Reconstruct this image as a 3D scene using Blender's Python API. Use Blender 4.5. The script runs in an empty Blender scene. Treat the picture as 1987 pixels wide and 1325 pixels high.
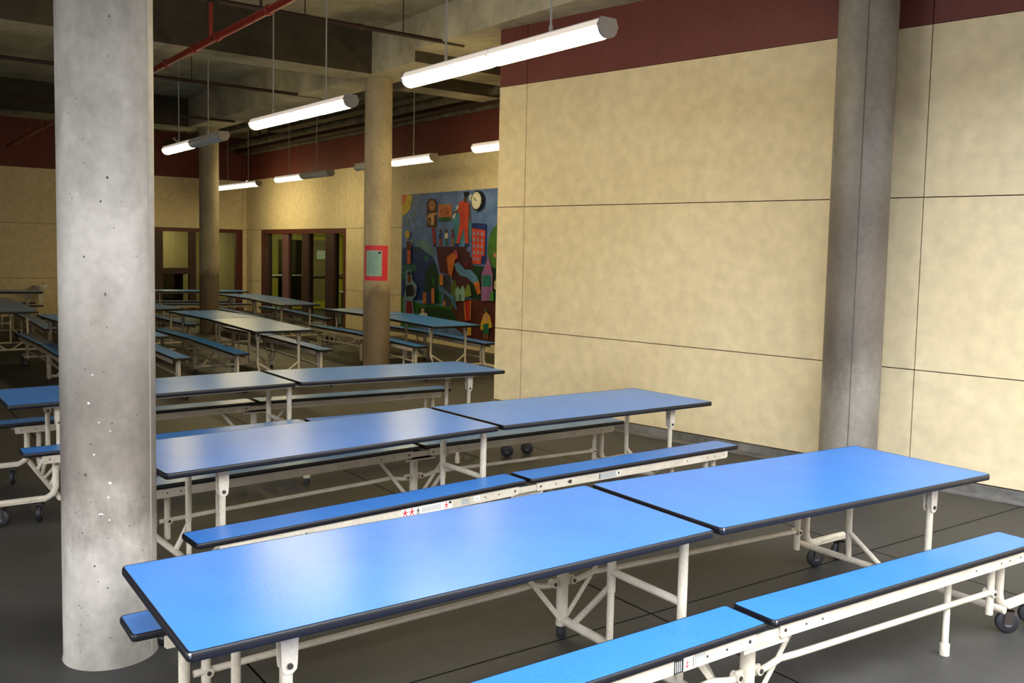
import bpy, math, random
from mathutils import Vector, Matrix
sin, cos, pi, rad = math.sin, math.cos, math.pi, math.radians
C = bpy.context.scene.collection
sc = bpy.context.scene

# ---------------- camera ----------------
F_PX, YAW, PITCH, ROLL, EYE = 1799.45, rad(27.426), rad(4.306), rad(1.236), 1.6747
cy_, sy_, cp_, sp_ = cos(YAW), sin(YAW), cos(PITCH), sin(PITCH)
fwd = Vector((sy_*cp_, cy_*cp_, -sp_)); rgt = Vector((cy_, -sy_, 0)); up = rgt.cross(fwd)
r2 = cos(ROLL)*rgt + sin(ROLL)*up; u2 = -sin(ROLL)*rgt + cos(ROLL)*up
cam = bpy.data.cameras.new('camera'); camo = bpy.data.objects.new('camera', cam); C.objects.link(camo)
cam.sensor_fit = 'HORIZONTAL'; cam.sensor_width = 36; cam.lens = F_PX/1987*36
cam.shift_y = -39.0/1987; cam.shift_x = 0.0; cam.clip_start = 0.05; cam.clip_end = 300
M = Matrix((r2, u2, -fwd)).transposed().to_4x4(); M.translation = Vector((0, 0, EYE)); camo.matrix_world = M
sc.camera = camo

# ---------------- world: overcast daylight over the open courtyard ----------------
w = bpy.data.worlds.new('world'); sc.world = w; w.use_nodes = True
nt = w.node_tree; bg = nt.nodes['Background']
bg.inputs['Color'].default_value = (0.90, 0.95, 1.0, 1); bg.inputs['Strength'].default_value = 7.8

# ---------------- colour management ----------------
sc.view_settings.view_transform = 'Standard'; sc.view_settings.look = 'None'
sc.view_settings.gamma = 1; sc.view_settings.use_curve_mapping = False
sc.view_settings.exposure = 0.70
LAMP = 28.0

# ---------------- materials ----------------
def lin(c):
    return tuple(((x/255)/12.92 if x/255 <= .04045 else ((x/255+.055)/1.055)**2.4) for x in c)
def mat(name, col, rough=.6, spec=.5, emit=0, metal=0):
    m = bpy.data.materials.new(name); m.use_nodes = True
    b = m.node_tree.nodes['Principled BSDF']; c = (*lin(col), 1)
    b.inputs['Base Color'].default_value = c; b.inputs['Roughness'].default_value = rough
    b.inputs['Specular IOR Level'].default_value = spec; b.inputs['Metallic'].default_value = metal
    if emit: b.inputs['Emission Color'].default_value = c; b.inputs['Emission Strength'].default_value = emit
    return m
def mottled(name, c1, c2, scale=2.0, rough=.7, spec=.4, detail=6, fine=30, bump=.0, stain=None, pits=0, contrast=(.35, .65), stretch=1.0, rough2=None):
    """two tones mixed by large noise, fine grain, optional height-banded grime and small dark pits"""
    m = mat(name, c1, rough, spec); t = m.node_tree; n = t.nodes; l = t.links; b = n['Principled BSDF']
    tc = n.new('ShaderNodeTexCoord'); mp = n.new('ShaderNodeMapping'); mp.inputs['Scale'].default_value = (1, 1, 1/stretch)
    l.new(tc.outputs['Object'], mp.inputs[0])
    a = n.new('ShaderNodeTexNoise'); a.inputs['Scale'].default_value = scale; a.inputs['Detail'].default_value = detail; a.inputs['Roughness'].default_value = .62
    l.new(mp.outputs[0], a.inputs['Vector'])
    r = n.new('ShaderNodeMapRange'); r.inputs['From Min'].default_value = contrast[0]; r.inputs['From Max'].default_value = contrast[1]
    l.new(a.outputs['Fac'], r.inputs['Value'])
    mx = n.new('ShaderNodeMix'); mx.data_type = 'RGBA'; mx.inputs['A'].default_value = (*lin(c1), 1); mx.inputs['B'].default_value = (*lin(c2), 1)
    l.new(r.outputs[0], mx.inputs['Factor']); col = mx.outputs['Result']
    g = n.new('ShaderNodeTexNoise'); g.inputs['Scale'].default_value = fine; g.inputs['Detail'].default_value = 3
    l.new(tc.outputs['Object'], g.inputs['Vector'])
    gr = n.new('ShaderNodeMapRange'); gr.inputs['From Min'].default_value = .3; gr.inputs['From Max'].default_value = .7; gr.inputs['To Min'].default_value = .9; gr.inputs['To Max'].default_value = 1.07
    l.new(g.outputs['Fac'], gr.inputs['Value'])
    mu = n.new('ShaderNodeMix'); mu.data_type = 'RGBA'; mu.blend_type = 'MULTIPLY'; mu.inputs['Factor'].default_value = 1
    l.new(col, mu.inputs['A']); l.new(gr.outputs[0], mu.inputs['B']); col = mu.outputs['Result']
    if stain:   # hand-grime: worn band with a ragged outline (z0..z1 in object space), tinted
        z0, z1, z2, z3, sc_ = stain
        sx = n.new('ShaderNodeSeparateXYZ'); l.new(tc.outputs['Object'], sx.inputs[0])
        ad = n.new('ShaderNodeMath'); ad.operation = 'MULTIPLY_ADD'; ad.inputs[1].default_value = 1.3; l.new(a.outputs['Fac'], ad.inputs[0]); l.new(sx.outputs['Z'], ad.inputs[2])
        up_ = n.new('ShaderNodeMapRange'); up_.interpolation_type = 'SMOOTHSTEP'; up_.inputs['From Min'].default_value = z0+.65; up_.inputs['From Max'].default_value = z1+.65; l.new(ad.outputs[0], up_.inputs['Value'])
        dn = n.new('ShaderNodeMapRange'); dn.interpolation_type = 'SMOOTHSTEP'; dn.inputs['From Min'].default_value = z2+.65; dn.inputs['From Max'].default_value = z3+.65; dn.inputs['To Min'].default_value = 1; dn.inputs['To Max'].default_value = 0; l.new(ad.outputs[0], dn.inputs['Value'])
        pr = n.new('ShaderNodeMath'); pr.operation = 'MULTIPLY'; l.new(up_.outputs[0], pr.inputs[0]); l.new(dn.outputs[0], pr.inputs[1])
        ms = n.new('ShaderNodeMix'); ms.data_type = 'RGBA'; ms.blend_type = 'MULTIPLY'; ms.inputs['B'].default_value = (*sc_, 1)
        l.new(pr.outputs[0], ms.inputs['Factor']); l.new(col, ms.inputs['A']); col = ms.outputs['Result']
    if pits:
        v = n.new('ShaderNodeTexVoronoi'); v.inputs['Scale'].default_value = pits; l.new(tc.outputs['Object'], v.inputs['Vector'])
        vr = n.new('ShaderNodeMapRange'); vr.inputs['From Min'].default_value = .06; vr.inputs['From Max'].default_value = .13; vr.inputs['To Min'].default_value = .45; vr.inputs['To Max'].default_value = 1
        l.new(v.outputs['Distance'], vr.inputs['Value'])
        mk = n.new('ShaderNodeTexNoise'); mk.inputs['Scale'].default_value = pits*.45; l.new(tc.outputs['Object'], mk.inputs['Vector'])
        mr = n.new('ShaderNodeMapRange'); mr.inputs['From Min'].default_value = .52; mr.inputs['From Max'].default_value = .56; l.new(mk.outputs['Fac'], mr.inputs['Value'])
        mp2 = n.new('ShaderNodeMix'); mp2.data_type = 'RGBA'; mp2.blend_type = 'MULTIPLY'
        l.new(mr.outputs[0], mp2.inputs['Factor']); l.new(col, mp2.inputs['A']); l.new(vr.outputs[0], mp2.inputs['B']); col = mp2.outputs['Result']
    l.new(col, b.inputs['Base Color'])
    if rough2 is not None:
        rr = n.new('ShaderNodeMapRange'); rr.inputs['From Min'].default_value = contrast[0]; rr.inputs['From Max'].default_value = contrast[1]
        rr.inputs['To Min'].default_value = rough; rr.inputs['To Max'].default_value = rough2
        l.new(a.outputs['Fac'], rr.inputs['Value']); l.new(rr.outputs[0], b.inputs['Roughness'])
    if bump:
        bp = n.new('ShaderNodeBump'); bp.inputs['Strength'].default_value = bump; bp.inputs['Distance'].default_value = .01
        l.new(g.outputs['Fac'], bp.inputs['Height']); l.new(bp.outputs[0], b.inputs['Normal'])
    return m
def glass(name, tint=(200, 205, 190), alpha=.25):
    m = bpy.data.materials.new(name); m.use_nodes = True; t = m.node_tree; n = t.nodes; l = t.links
    n.remove(n['Principled BSDF']); o = n['Material Output']
    tr = n.new('ShaderNodeBsdfTransparent'); tr.inputs[0].default_value = (*lin(tint), 1)
    gl = n.new('ShaderNodeBsdfGlossy'); gl.inputs['Roughness'].default_value = .02
    fr = n.new('ShaderNodeLayerWeight'); fr.inputs[0].default_value = .3
    pw = n.new('ShaderNodeMath'); pw.operation = 'POWER'; pw.inputs[1].default_value = 3; l.new(fr.outputs['Facing'], pw.inputs[0])
    ad = n.new('ShaderNodeMath'); ad.operation = 'MULTIPLY_ADD'; ad.inputs[1].default_value = .5; ad.inputs[2].default_value = .035; l.new(pw.outputs[0], ad.inputs[0])
    mx = n.new('ShaderNodeMixShader'); l.new(ad.outputs[0], mx.inputs[0]); l.new(tr.outputs[0], mx.inputs[1]); l.new(gl.outputs[0], mx.inputs[2]); l.new(mx.outputs[0], o.inputs[0])
    return m
m_cream = mottled('cream_painted_concrete', (211, 195, 159), (219, 205, 173), .5, .75, .2, 5, 9, .03, contrast=(.3, .7))
m_maroon = mottled('maroon_paint', (98, 50, 46), (108, 57, 52), 1.5, .6, .3, 5, 30)
m_joint = mat('dark_joint', (70, 58, 44), .9, .1)
m_floor = mottled('sealed_dark_concrete_floor', (40, 39, 38), (66, 64, 62), 1.3, .46, .32, 8, 14, .05, contrast=(.3, .7), rough2=.62)
m_fjoint = mat('floor_joint', (30, 29, 28), .9, .1)
m_kerb = mottled('grey_kerb', (120, 118, 116), (84, 82, 80), 5, .7, .3, 8, 30, .1)
m_girder = mottled('grimy_shaded_concrete', (80, 73, 60), (58, 53, 44), 1.2, .85, .15, 8, 9, .3)
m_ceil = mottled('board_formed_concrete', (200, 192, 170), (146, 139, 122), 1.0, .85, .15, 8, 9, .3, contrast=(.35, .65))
m_col = mottled('pale_column_concrete', (172, 165, 157), (112, 107, 101), 1.6, .55, .35, 9, 24, .15, contrast=(.38, .64), stain=(.35, .7, 1.0, 1.5, (.50, .47, .44)), pits=26, stretch=1.8)
m_col2 = mottled('stained_column_concrete', (176, 162, 136), (150, 138, 116), 2.6, .6, .35, 9, 24, .12, stain=(-.9, -.6, 1.0, 1.35, (.40, .36, .35)), pits=26, stretch=1.8)
m_col3 = mottled('grey_column_concrete', (140, 134, 126), (104, 99, 92), 2.0, .5, .4, 9, 20, .12, stain=(.55, 1.0, 1.9, 2.5, (.62, .57, .55)), pits=24, stretch=2.2)
m_seam = mat('column_form_seam', (150, 145, 140), .6, .3)
m_seamd = mat('column_dark_streak', (78, 72, 68), .7, .2)
m_blue = mottled('blue_laminate', (56, 119, 200), (59, 123, 204), 3, .27, .42, 3, 160, 0)
_b = m_blue.node_tree.nodes['Principled BSDF']; _b.inputs['Coat Weight'].default_value = .0; _b.inputs['Coat Roughness'].default_value = .22; _b.inputs['Coat IOR'].default_value = 1.55
m_edge = mat('black_edge_band', (13, 13, 22), .45, .4)
m_cap = mat('steel_corner_pin', (190, 195, 205), .25, .5, metal=1)
m_white = mottled('cream_white_enamel', (194, 185, 170), (176, 166, 150), 6, .42, .45, 6, 60)
m_bolt = mat('dark_bolt', (48, 40, 36), .5, .4)
m_rubber = mat('black_rubber', (30, 31, 36), .5, .4)
m_hub = mat('grey_wheel_hub', (92, 92, 98), .4, .5)
m_red = mottled('red_pipe_paint', (150, 42, 32), (132, 36, 30), 5, .38, .5, 4, 30)
m_brown = mat('dark_red_brown_pipe', (52, 30, 22), .5, .4)
m_dpipe = mottled('dusty_dark_pipe', (70, 64, 56), (104, 98, 86), 5, .7, .3, 5, 20)
m_house = mat('white_lamp_housing', (225, 225, 228), .4, .4)
m_capend = mat('grey_lamp_end_cap', (150, 142, 134), .5, .4)
m_lit = mat('lit_lamp_diffuser', (255, 232, 168), .4, .3, emit=LAMP)
m_unlit = mat('unlit_lamp_diffuser', (226, 228, 226), .3, .5)
m_glow = mat('housing_glow', (255, 240, 224), .5, .3, emit=.26)  # emission added where bounce light would brighten the lamp housing
m_rod = mat('white_suspension_cord', (176, 172, 164), .5, .3)
m_frame = mottled('maroon_door_frame', (92, 40, 36), (80, 35, 33), 4, .45, .4, 4, 30)
m_frame2 = mat('dark_mullion', (58, 38, 38), .45, .4)
m_glass = glass('clear_glass', (205, 208, 190))
m_glassd = glass('dim_glass', (160, 160, 145))
m_green = mat('chartreuse_paint', (168, 160, 52), .45, .4)
m_doorp = mat('olive_brown_panel', (124, 112, 76), .5, .4)
m_steel = mat('brushed_steel', (176, 176, 168), .3, .5, metal=.9)
m_paper = mat('pale_paper', (196, 214, 204), .7, .2)
m_teal = mat('pale_teal_sheet', (126, 164, 164), .35, .4)
m_redp = mat('red_backing_paper', (190, 40, 66), .45, .4)
m_ink = mat('dark_print', (40, 42, 44), .7, .2)
m_inkr = mat('red_print', (196, 46, 60), .6, .2)
m_greyl = mat('grey_label_patch', (152, 154, 154), .5, .3)
m_porc = mat('white_porcelain', (226, 222, 208), .2, .5)
m_room = mat('dim_room_wall', (140, 126, 88), .8, .2)
m_cabin = mat('dark_cabinet', (50, 47, 42), .6, .3)
m_pave = mat('courtyard_paving', (120, 118, 114), .8, .2)

# ---------------- mesh helper ----------------
class MB:
    def __init__(s): s.v = []; s.f = []; s.m = []; s.sm = []
    def add(s, vs, fs, mi=0, smooth=False):
        o = len(s.v); s.v += [tuple(v) for v in vs]
        for f in fs: s.f.append(tuple(i+o for i in f)); s.m.append(mi); s.sm.append(smooth)
        return s
    def box(s, x0, x1, y0, y1, z0, z1, mi=0, fn=None):
        vs = [(x, y, z) for z in (z0, z1) for y in (y0, y1) for x in (x0, x1)]
        if fn: vs = [fn(*v) for v in vs]
        return s.add(vs, [(0, 2, 3, 1), (4, 5, 7, 6), (0, 1, 5, 4), (1, 3, 7, 5), (3, 2, 6, 7), (2, 0, 4, 6)], mi)
    def tube(s, pts, r, n=10, mi=0, cap=True):
        pts = [Vector(p) for p in pts]; k = len(pts); rs = r if isinstance(r, (list, tuple)) else [r]*k
        ref = None; rings = []
        for i, p in enumerate(pts):
            d = (pts[min(i+1, k-1)] - pts[max(i-1, 0)]).normalized()
            if ref is None or abs(ref.dot(d)) > .95: ref = Vector((0, 0, 1)) if abs(d.z) < .9 else Vector((1, 0, 0))
            a = d.cross(ref).normalized(); b = a.cross(d).normalized(); ref = b
            rings.append([p + rs[i]*(cos(2*pi*j/n)*a + sin(2*pi*j/n)*b) for j in range(n)])
        vs = [v for rg in rings for v in rg]
        fs = [(i*n+j, i*n+(j+1) % n, (i+1)*n+(j+1) % n, (i+1)*n+j) for i in range(k-1) for j in range(n)]
        s.add(vs, fs, mi, True)
        if cap: s.add(rings[0], [tuple(range(n))], mi); s.add(rings[-1], [tuple(reversed(range(n)))], mi)
        return s
    def strap(s, p0, p1, wdt, th, side, mi=0):
        """flat bar from p0 to p1, width along `side` x dir"""
        p0, p1 = Vector(p0), Vector(p1); d = (p1-p0).normalized(); sd = Vector(side).normalized(); b = d.cross(sd).normalized()
        vs = [p + x*b*wdt/2 + y*sd*th/2 for p in (p0, p1) for x in (-1, 1) for y in (-1, 1)]
        return s.add(vs, [(0, 1, 3, 2), (4, 6, 7, 5), (0, 4, 5, 1), (1, 5, 7, 3), (3, 7, 6, 2), (2, 6, 4, 0)], mi)
    def prism(s, poly, z0, z1, mi=0, fn=None):
        n = len(poly); vs = [(x, y, z0) for x, y in poly] + [(x, y, z1) for x, y in poly]
        if fn: vs = [fn(*v) for v in vs]
        return s.add(vs, [tuple(reversed(range(n))), tuple(range(n, 2*n))] + [(i, (i+1) % n, n+(i+1) % n, n+i) for i in range(n)], mi)
    def lathe(s, c, axis, prof, n=20, mi=0, smooth=True):
        """prof = [(radius, distance along axis)]"""
        c = Vector(c); d = Vector(axis).normalized(); ref = Vector((0, 0, 1)) if abs(d.z) < .9 else Vector((1, 0, 0))
        a = d.cross(ref).normalized(); b = d.cross(a)
        vs = [c + d*h + r*(cos(2*pi*j/n)*a + sin(2*pi*j/n)*b) for r, h in prof for j in range(n)]
        fs = [(i*n+j, i*n+(j+1) % n, (i+1)*n+(j+1) % n, (i+1)*n+j) for i in range(len(prof)-1) for j in range(n)]
        s.add(vs, fs, mi, smooth); s.add(vs[:n], [tuple(range(n))], mi); s.add(vs[-n:], [tuple(reversed(range(n)))], mi)
        return s
    def mesh(s, name, mats):
        me = bpy.data.meshes.new(name); me.from_pydata(s.v, [], s.f)
        for m in (mats if isinstance(mats, (list, tuple)) else [mats]): me.materials.append(m)
        me.polygons.foreach_set('material_index', s.m); me.polygons.foreach_set('use_smooth', s.sm)
        import bmesh
        b = bmesh.new(); b.from_mesh(me); bmesh.ops.recalc_face_normals(b, faces=b.faces); b.to_mesh(me); b.free()
        return me
    def build(s, name, mats, parent=None, label=None, loc=None, rz=0):
        o = bpy.data.objects.new(name, s.mesh(name, mats)); C.objects.link(o)
        if loc: o.location = loc
        if rz: o.rotation_euler.z = rz
        if parent: o.parent = parent
        if label: o['label'] = label
        return o
def struct(o): o['kind'] = 'structure'; return o
def tag(o, label, cat, group=None):
    o['label'] = label; o['category'] = cat
    if group: o['group'] = group
    return o
def thing(name, label, cat, loc=(0, 0, 0), rz=0, group=None):
    o = bpy.data.objects.new(name, None); C.objects.link(o); o.location = loc; o.rotation_euler = (0, 0, rz); o.empty_display_size = .1
    return tag(o, label, cat, group)
def copy_tree(o, parent=None):
    c = o.copy(); C.objects.link(c); c.parent = parent
    for ch in list(o.children): copy_tree(ch, c)
    return c
MURAL=[(98,130,196,[(0,1000),(1000,1000),(1000,0),(0,0)]),(110,140,200,[(408,978),(993,982),(999,884),(869,839),(694,861),(482,859)]),(70,140,170,[(563,874),(641,898),(748,783),(759,655),(585,637)]),(72,118,52,[(1000,783),(956,747),(917,689),(905,590),(909,473),(1000,477),(1000,559)]),(34,58,118,[(8,602),(200,616),(335,575),(396,498),(429,363),(272,228),(7,207)]),(45,100,95,[(11,471),(126,499),(192,463),(113,403),(12,364)]),(30,95,90,[(313,533),(311,524),(305,516),(295,512),(285,512),(275,516),(268,523),(266,531),(268,540),(274,548),(284,552),(294,552),(304,548),(311,541)]),(100,140,150,[(176,652),(221,671),(289,653),(349,607),(377,553),(336,552),(246,596),(184,624)]),(74,34,48,[(392,617),(710,620),(711,586),(743,585),(744,552),(772,550),(775,468),(814,418),(715,292),(637,277),(552,423),(440,432),(409,535)]),(22,54,36,[(774,495),(1000,485),(1000,267),(818,252),(709,291),(768,407)]),(86,40,38,[(558,227),(716,265),(1000,271),(1000,3),(726,4),(571,75)]),(52,112,48,[(3,241),(213,199),(559,204),(578,67),(0,2)]),(26,62,36,[(206,165),(362,188),(574,183),(644,96),(366,91),(231,106)]),(20,58,46,[(275,387),(337,506),(403,489),(443,364),(462,215),(273,204)]),(40,120,70,[(351,395),(382,332),(391,334),(361,397)]),(40,110,60,[(426,426),(458,419),(465,219),(437,208)]),(55,60,70,[(476,420),(552,423),(566,201),(483,198)]),(90,110,45,[(560,370),(607,390),(619,232),(566,192)]),(225,195,45,[(0,1000),(123,994),(123,973),(120,952),(114,932),(107,913),(97,896),(85,881),(71,869),(56,859),(40,851),(22,847),(5,846)]),(215,110,50,[(0,1000),(58,997),(57,980),(53,964),(47,950),(38,938),(27,930),(15,925),(2,923)]),(150,160,110,[(145,990),(218,986),(218,992),(145,996)]),(150,160,110,[(140,951),(212,930),(215,935),(144,956)]),(150,160,110,[(128,914),(194,877),(200,881),(134,918)]),(150,160,110,[(108,882),(165,830),(172,833),(116,885)]),(150,160,110,[(82,857),(126,793),(134,795),(91,859)]),(150,160,110,[(50,840),(79,768),(88,769),(60,841)]),(150,160,110,[(16,832),(26,755),(36,756),(25,832)]),(150,160,110,[(0,834),(0,757),(0,757),(0,833)]),(78,44,36,[(283,925),(308,951),(344,961),(381,951),(399,916),(404,753),(293,756)]),(185,130,95,[(383,907),(380,892),(370,879),(356,873),(339,873),(323,881),(313,894),(308,910),(311,926),(322,938),(337,944),(353,944),(368,936),(379,923)]),(60,30,25,[(336,912),(335,911),(334,909),(333,908),(331,908),(329,909),(328,911),(327,913),(327,915),(329,916),(330,917),(332,917),(334,916),(335,914)]),(60,30,25,[(365,913),(364,911),(363,910),(361,909),(359,909),(358,910),(356,912),(356,914),(356,916),(357,917),(359,918),(361,918),(363,917),(364,915)]),(205,165,115,[(312,850),(391,860),(405,850),(373,835),(369,770),(340,770),(336,825),(286,819)]),(185,130,95,[(275,824),(332,770),(343,774),(286,828)]),(185,130,95,[(375,847),(420,840),(422,849),(378,856)]),(150,38,60,[(348,752),(384,751),(401,635),(367,630)]),(40,40,90,[(365,632),(402,635),(400,617),(366,615)]),(202,122,82,[(417,915),(556,910),(559,797),(421,793)]),(30,95,60,[(420,823),(554,824),(552,795),(421,793)]),(110,50,40,[(435,863),(517,887),(513,891),(431,867)]),(110,50,40,[(439,860),(452,832),(458,833),(446,861)]),(110,50,40,[(464,864),(474,837),(480,837),(471,864)]),(110,50,40,[(489,867),(498,839),(505,839),(496,868)]),(110,50,40,[(512,869),(517,842),(524,842),(519,869)]),(212,76,58,[(630,922),(666,931),(724,918),(736,903),(722,809),(730,642),(697,642),(681,746),(640,641),(608,641),(638,768),(641,828),(620,868)]),(95,60,45,[(707,936),(706,927),(702,920),(696,917),(689,917),(683,921),(678,929),(676,938),(677,946),(681,953),(688,957),(694,957),(701,952),(705,945)]),(25,25,35,[(670,989),(722,990),(713,977),(708,955),(681,954),(677,975)]),(25,25,35,[(718,989),(717,959),(723,958),(725,988)]),(120,80,55,[(722,903),(736,783),(750,783),(735,903)]),(215,225,235,[(609,901),(566,815),(586,810),(629,896)]),(120,70,50,[(610,873),(571,850),(584,841),(623,863)]),(30,45,95,[(592,641),(637,644),(635,624),(593,621)]),(30,45,95,[(692,640),(730,642),(739,621),(693,620)]),(225,228,235,[(775,946),(773,936),(766,929),(757,925),(746,926),(737,930),(730,938),(727,948),(729,958),(735,965),(745,969),(755,968),(765,963),(772,955)]),(60,60,80,[(741,942),(763,951),(761,953),(739,944)]),(90,60,50,[(457,727),(456,721),(453,717),(448,714),(442,714),(437,717),(433,721),(432,727),(433,733),(436,738),(441,740),(447,740),(452,738),(456,733)]),(40,60,120,[(428,712),(462,715),(463,676),(429,673)]),(150,60,60,[(434,676),(459,676),(462,625),(434,623)]),(90,60,50,[(519,727),(518,721),(515,716),(510,714),(505,714),(500,716),(496,721),(495,727),(496,733),(499,737),(504,740),(509,740),(514,737),(518,733)]),(220,210,200,[(491,712),(524,714),(525,676),(492,673)]),(50,110,110,[(496,676),(521,676),(524,625),(497,623)]),(90,60,50,[(583,726),(582,721),(579,716),(574,714),(568,714),(564,716),(560,721),(559,726),(560,732),(563,737),(568,739),(573,739),(578,737),(581,732)]),(120,60,90,[(555,712),(587,714),(589,676),(556,674)]),(150,120,80,[(560,676),(585,676),(588,626),(561,624)]),(36,50,122,[(758,779),(898,772),(899,504),(766,549)]),(206,74,56,[(762,745),(888,729),(887,564),(856,555),(854,503),(773,509)]),(150,150,195,[(773,722),(792,721),(793,698),(774,700)]),(150,150,195,[(812,719),(830,718),(831,695),(812,697)]),(150,150,195,[(850,716),(868,715),(869,693),(850,694)]),(150,150,195,[(775,679),(793,678),(794,655),(775,657)]),(150,150,195,[(813,677),(832,676),(832,653),(814,655)]),(150,150,195,[(851,674),(869,673),(870,651),(852,652)]),(150,150,195,[(776,637),(795,636),(796,613),(777,614)]),(150,150,195,[(815,634),(833,634),(834,611),(816,612)]),(150,150,195,[(853,632),(871,632),(872,609),(854,610)]),(150,150,195,[(778,594),(796,594),(797,571),(778,572)]),(150,150,195,[(816,592),(835,592),(836,569),(817,570)]),(150,150,195,[(854,590),(873,590),(873,567),(855,568)]),(150,150,195,[(779,551),(798,551),(799,528),(780,529)]),(150,150,195,[(818,550),(836,549),(837,527),(819,528)]),(200,175,70,[(109,704),(107,690),(99,679),(88,672),(75,672),(64,678),(55,690),(52,704),(54,718),(62,729),(73,736),(86,736),(98,729),(106,718)]),(90,35,40,[(71,651),(106,655),(138,633),(123,587),(76,586)]),(200,90,55,[(79,586),(120,587),(126,490),(83,483)]),(120,150,90,[(127,631),(157,669),(147,672),(117,634)]),(182,98,44,[(520,542),(553,565),(593,579),(627,558),(600,514),(573,402),(538,436)]),(170,60,90,[(586,597),(619,593),(638,550),(622,527),(614,567)]),(88,138,180,[(600,500),(642,513),(709,465),(760,467),(824,423),(844,381),(788,372),(730,412),(658,424),(618,457)]),(75,115,165,[(436,343),(500,322),(597,279),(638,189),(617,187),(557,267),(448,302)]),(200,110,50,[(788,378),(843,394),(862,315),(831,302)]),(110,30,60,[(694,516),(726,517),(737,475),(709,474)]),(138,174,162,[(613,315),(635,352),(659,325),(687,361),(709,324),(708,252),(618,245)]),(60,90,90,[(657,292),(673,295),(675,252),(658,251)]),(118,138,62,[(711,330),(738,373),(762,347),(775,291),(709,274)]),(150,102,162,[(927,565),(968,442),(972,272),(869,264),(867,442)]),(42,118,108,[(875,434),(958,437),(958,363),(875,358)]),(190,60,110,[(937,482),(936,477),(932,473),(928,471),(922,470),(918,472),(914,476),(913,481),(914,486),(917,491),(922,493),(927,493),(932,491),(935,487)]),(70,140,60,[(949,325),(978,331),(980,270),(945,268)]),(112,140,172,[(68,435),(128,451),(154,367),(204,327),(193,255),(153,223),(180,118),(55,107),(44,205),(69,295)]),(24,24,36,[(71,322),(155,336),(168,253),(79,239)]),(110,65,45,[(138,377),(136,362),(130,350),(121,343),(110,342),(100,348),(93,360),(91,375),(92,390),(99,402),(108,410),(118,410),(128,404),(135,392)]),(30,25,30,[(79,406),(112,437),(145,409)]),(122,30,42,[(88,209),(143,213),(160,116),(71,108)]),(110,65,45,[(152,317),(180,262),(196,266),(168,321)]),(196,118,72,[(271,284),(309,286),(312,207),(273,204)]),(196,118,72,[(364,318),(397,320),(401,212),(368,210)]),(196,118,72,[(497,238),(518,240),(520,201),(499,199)]),(196,118,72,[(449,420),(488,422),(491,348),(452,346)]),(40,50,110,[(312,282),(363,290),(366,210),(315,206)]),(172,42,32,[(704,243),(770,261),(772,127),(716,117)]),(220,180,60,[(704,243),(721,119),(727,120),(709,243)]),(220,180,60,[(768,256),(767,127),(772,127),(773,257)]),(215,170,50,[(708,68),(780,80),(779,24),(709,23)]),(205,165,55,[(870,107),(894,177),(920,195),(952,173),(978,102),(940,85),(886,71)]),(205,150,110,[(938,155),(937,144),(931,135),(923,129),(913,128),(904,132),(898,140),(895,150),(897,161),(903,170),(911,176),(921,177),(930,173),(936,165)]),(30,110,85,[(890,109),(942,123),(945,52),(895,43)]),(40,110,70,[(894,193),(911,219),(930,198)]),(200,140,100,[(903,46),(906,18),(914,19),(910,47)]),(200,140,100,[(925,49),(928,20),(935,21),(932,50)]),(205,165,60,[(863,98),(887,109),(898,80),(874,65)]),(200,170,150,[(294,157),(292,150),(287,145),(280,141),(271,140),(263,142),(257,147),(255,154),(257,160),(262,166),(270,170),(279,170),(287,168),(292,163)]),(210,212,215,[(236,127),(275,140),(323,137),(333,114),(240,107)]),(200,120,110,[(974,587),(1000,575),(1000,550),(981,558)]),(215,185,150,[(987,393),(1000,411),(1000,345),(989,352)])]

# ---------------- hall frame ----------------
TH = rad(9.7)
E1 = Vector((cos(TH), sin(TH), 0)); E2 = Vector((-sin(TH), cos(TH), 0))
def hall(u, v, z=0): p = E1*u + E2*v; return (p.x, p.y, z)
Z_SLAB, Z_SOF = 4.40, 3.87
CN = Vector((4.926, 24.431, 0))                      # far corner of the hall
D1 = Vector((0.160, -0.987, 0)).normalized()         # mural wall, from the corner towards the viewer
N1 = Vector((-0.987, -0.160, 0)).normalized()        # its inward normal
D2 = Vector((cos(rad(-170.3)), sin(rad(-170.3)), 0)) # back wall, from the corner to the left
N2 = Vector((-D2.y, D2.x, 0)); N2 = N2 if N2.y < 0 else -N2
WA = rad(-19.25)
D3 = Vector((-sin(WA), -cos(WA), 0))                 # near cream wall, towards the viewer
N3 = Vector((-cos(WA), sin(WA), 0)); O3 = -N3*7.13
K3 = Vector((4.432, 8.933, 0)); K3 = K3 + N3*((O3-K3).dot(N3))   # its far corner
def on(o, d, n):   # wall coordinates (s along, t out of the wall, z up)
    return lambda s, t, z: tuple(o + d*s + n*t + Vector((0, 0, z)))
rw = on(CN, D1, N1); bwl = on(CN, D2, N2); nw = on(K3, D3, N3)

# ---------------- setting ----------------
G = 8.2
g1 = Vector((cos(rad(G)), sin(rad(G)), 0)); g2 = Vector((-sin(rad(G)), cos(rad(G)), 0)); g0 = Vector((2.549, 3.437, 0))
fl = MB(); base = MB()
def gp(i, j): p = g0 + g1*i + g2*j; return p
for i in range(-8, 7):
    for j in range(-3, 7):
        su, sv = 1.75, 3.5; h = .005
        a, b = i*su+h, (i+1)*su-h; c, d = j*sv+h, (j+1)*sv-h
        vs = [gp(a, c), gp(b, c), gp(b, d), gp(a, d)]
        fl.add([(p.x, p.y, 0) for p in vs], [(0, 1, 2, 3)])
vs = [gp(-14.1, -10.6), gp(12.4, -10.6), gp(12.4, 24.7), gp(-14.1, 24.7)]
fl.add([(p.x, p.y, -.006) for p in vs], [(0, 1, 2, 3)], 1)
struct(fl.build('floor', [m_floor, m_fjoint]))
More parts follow.
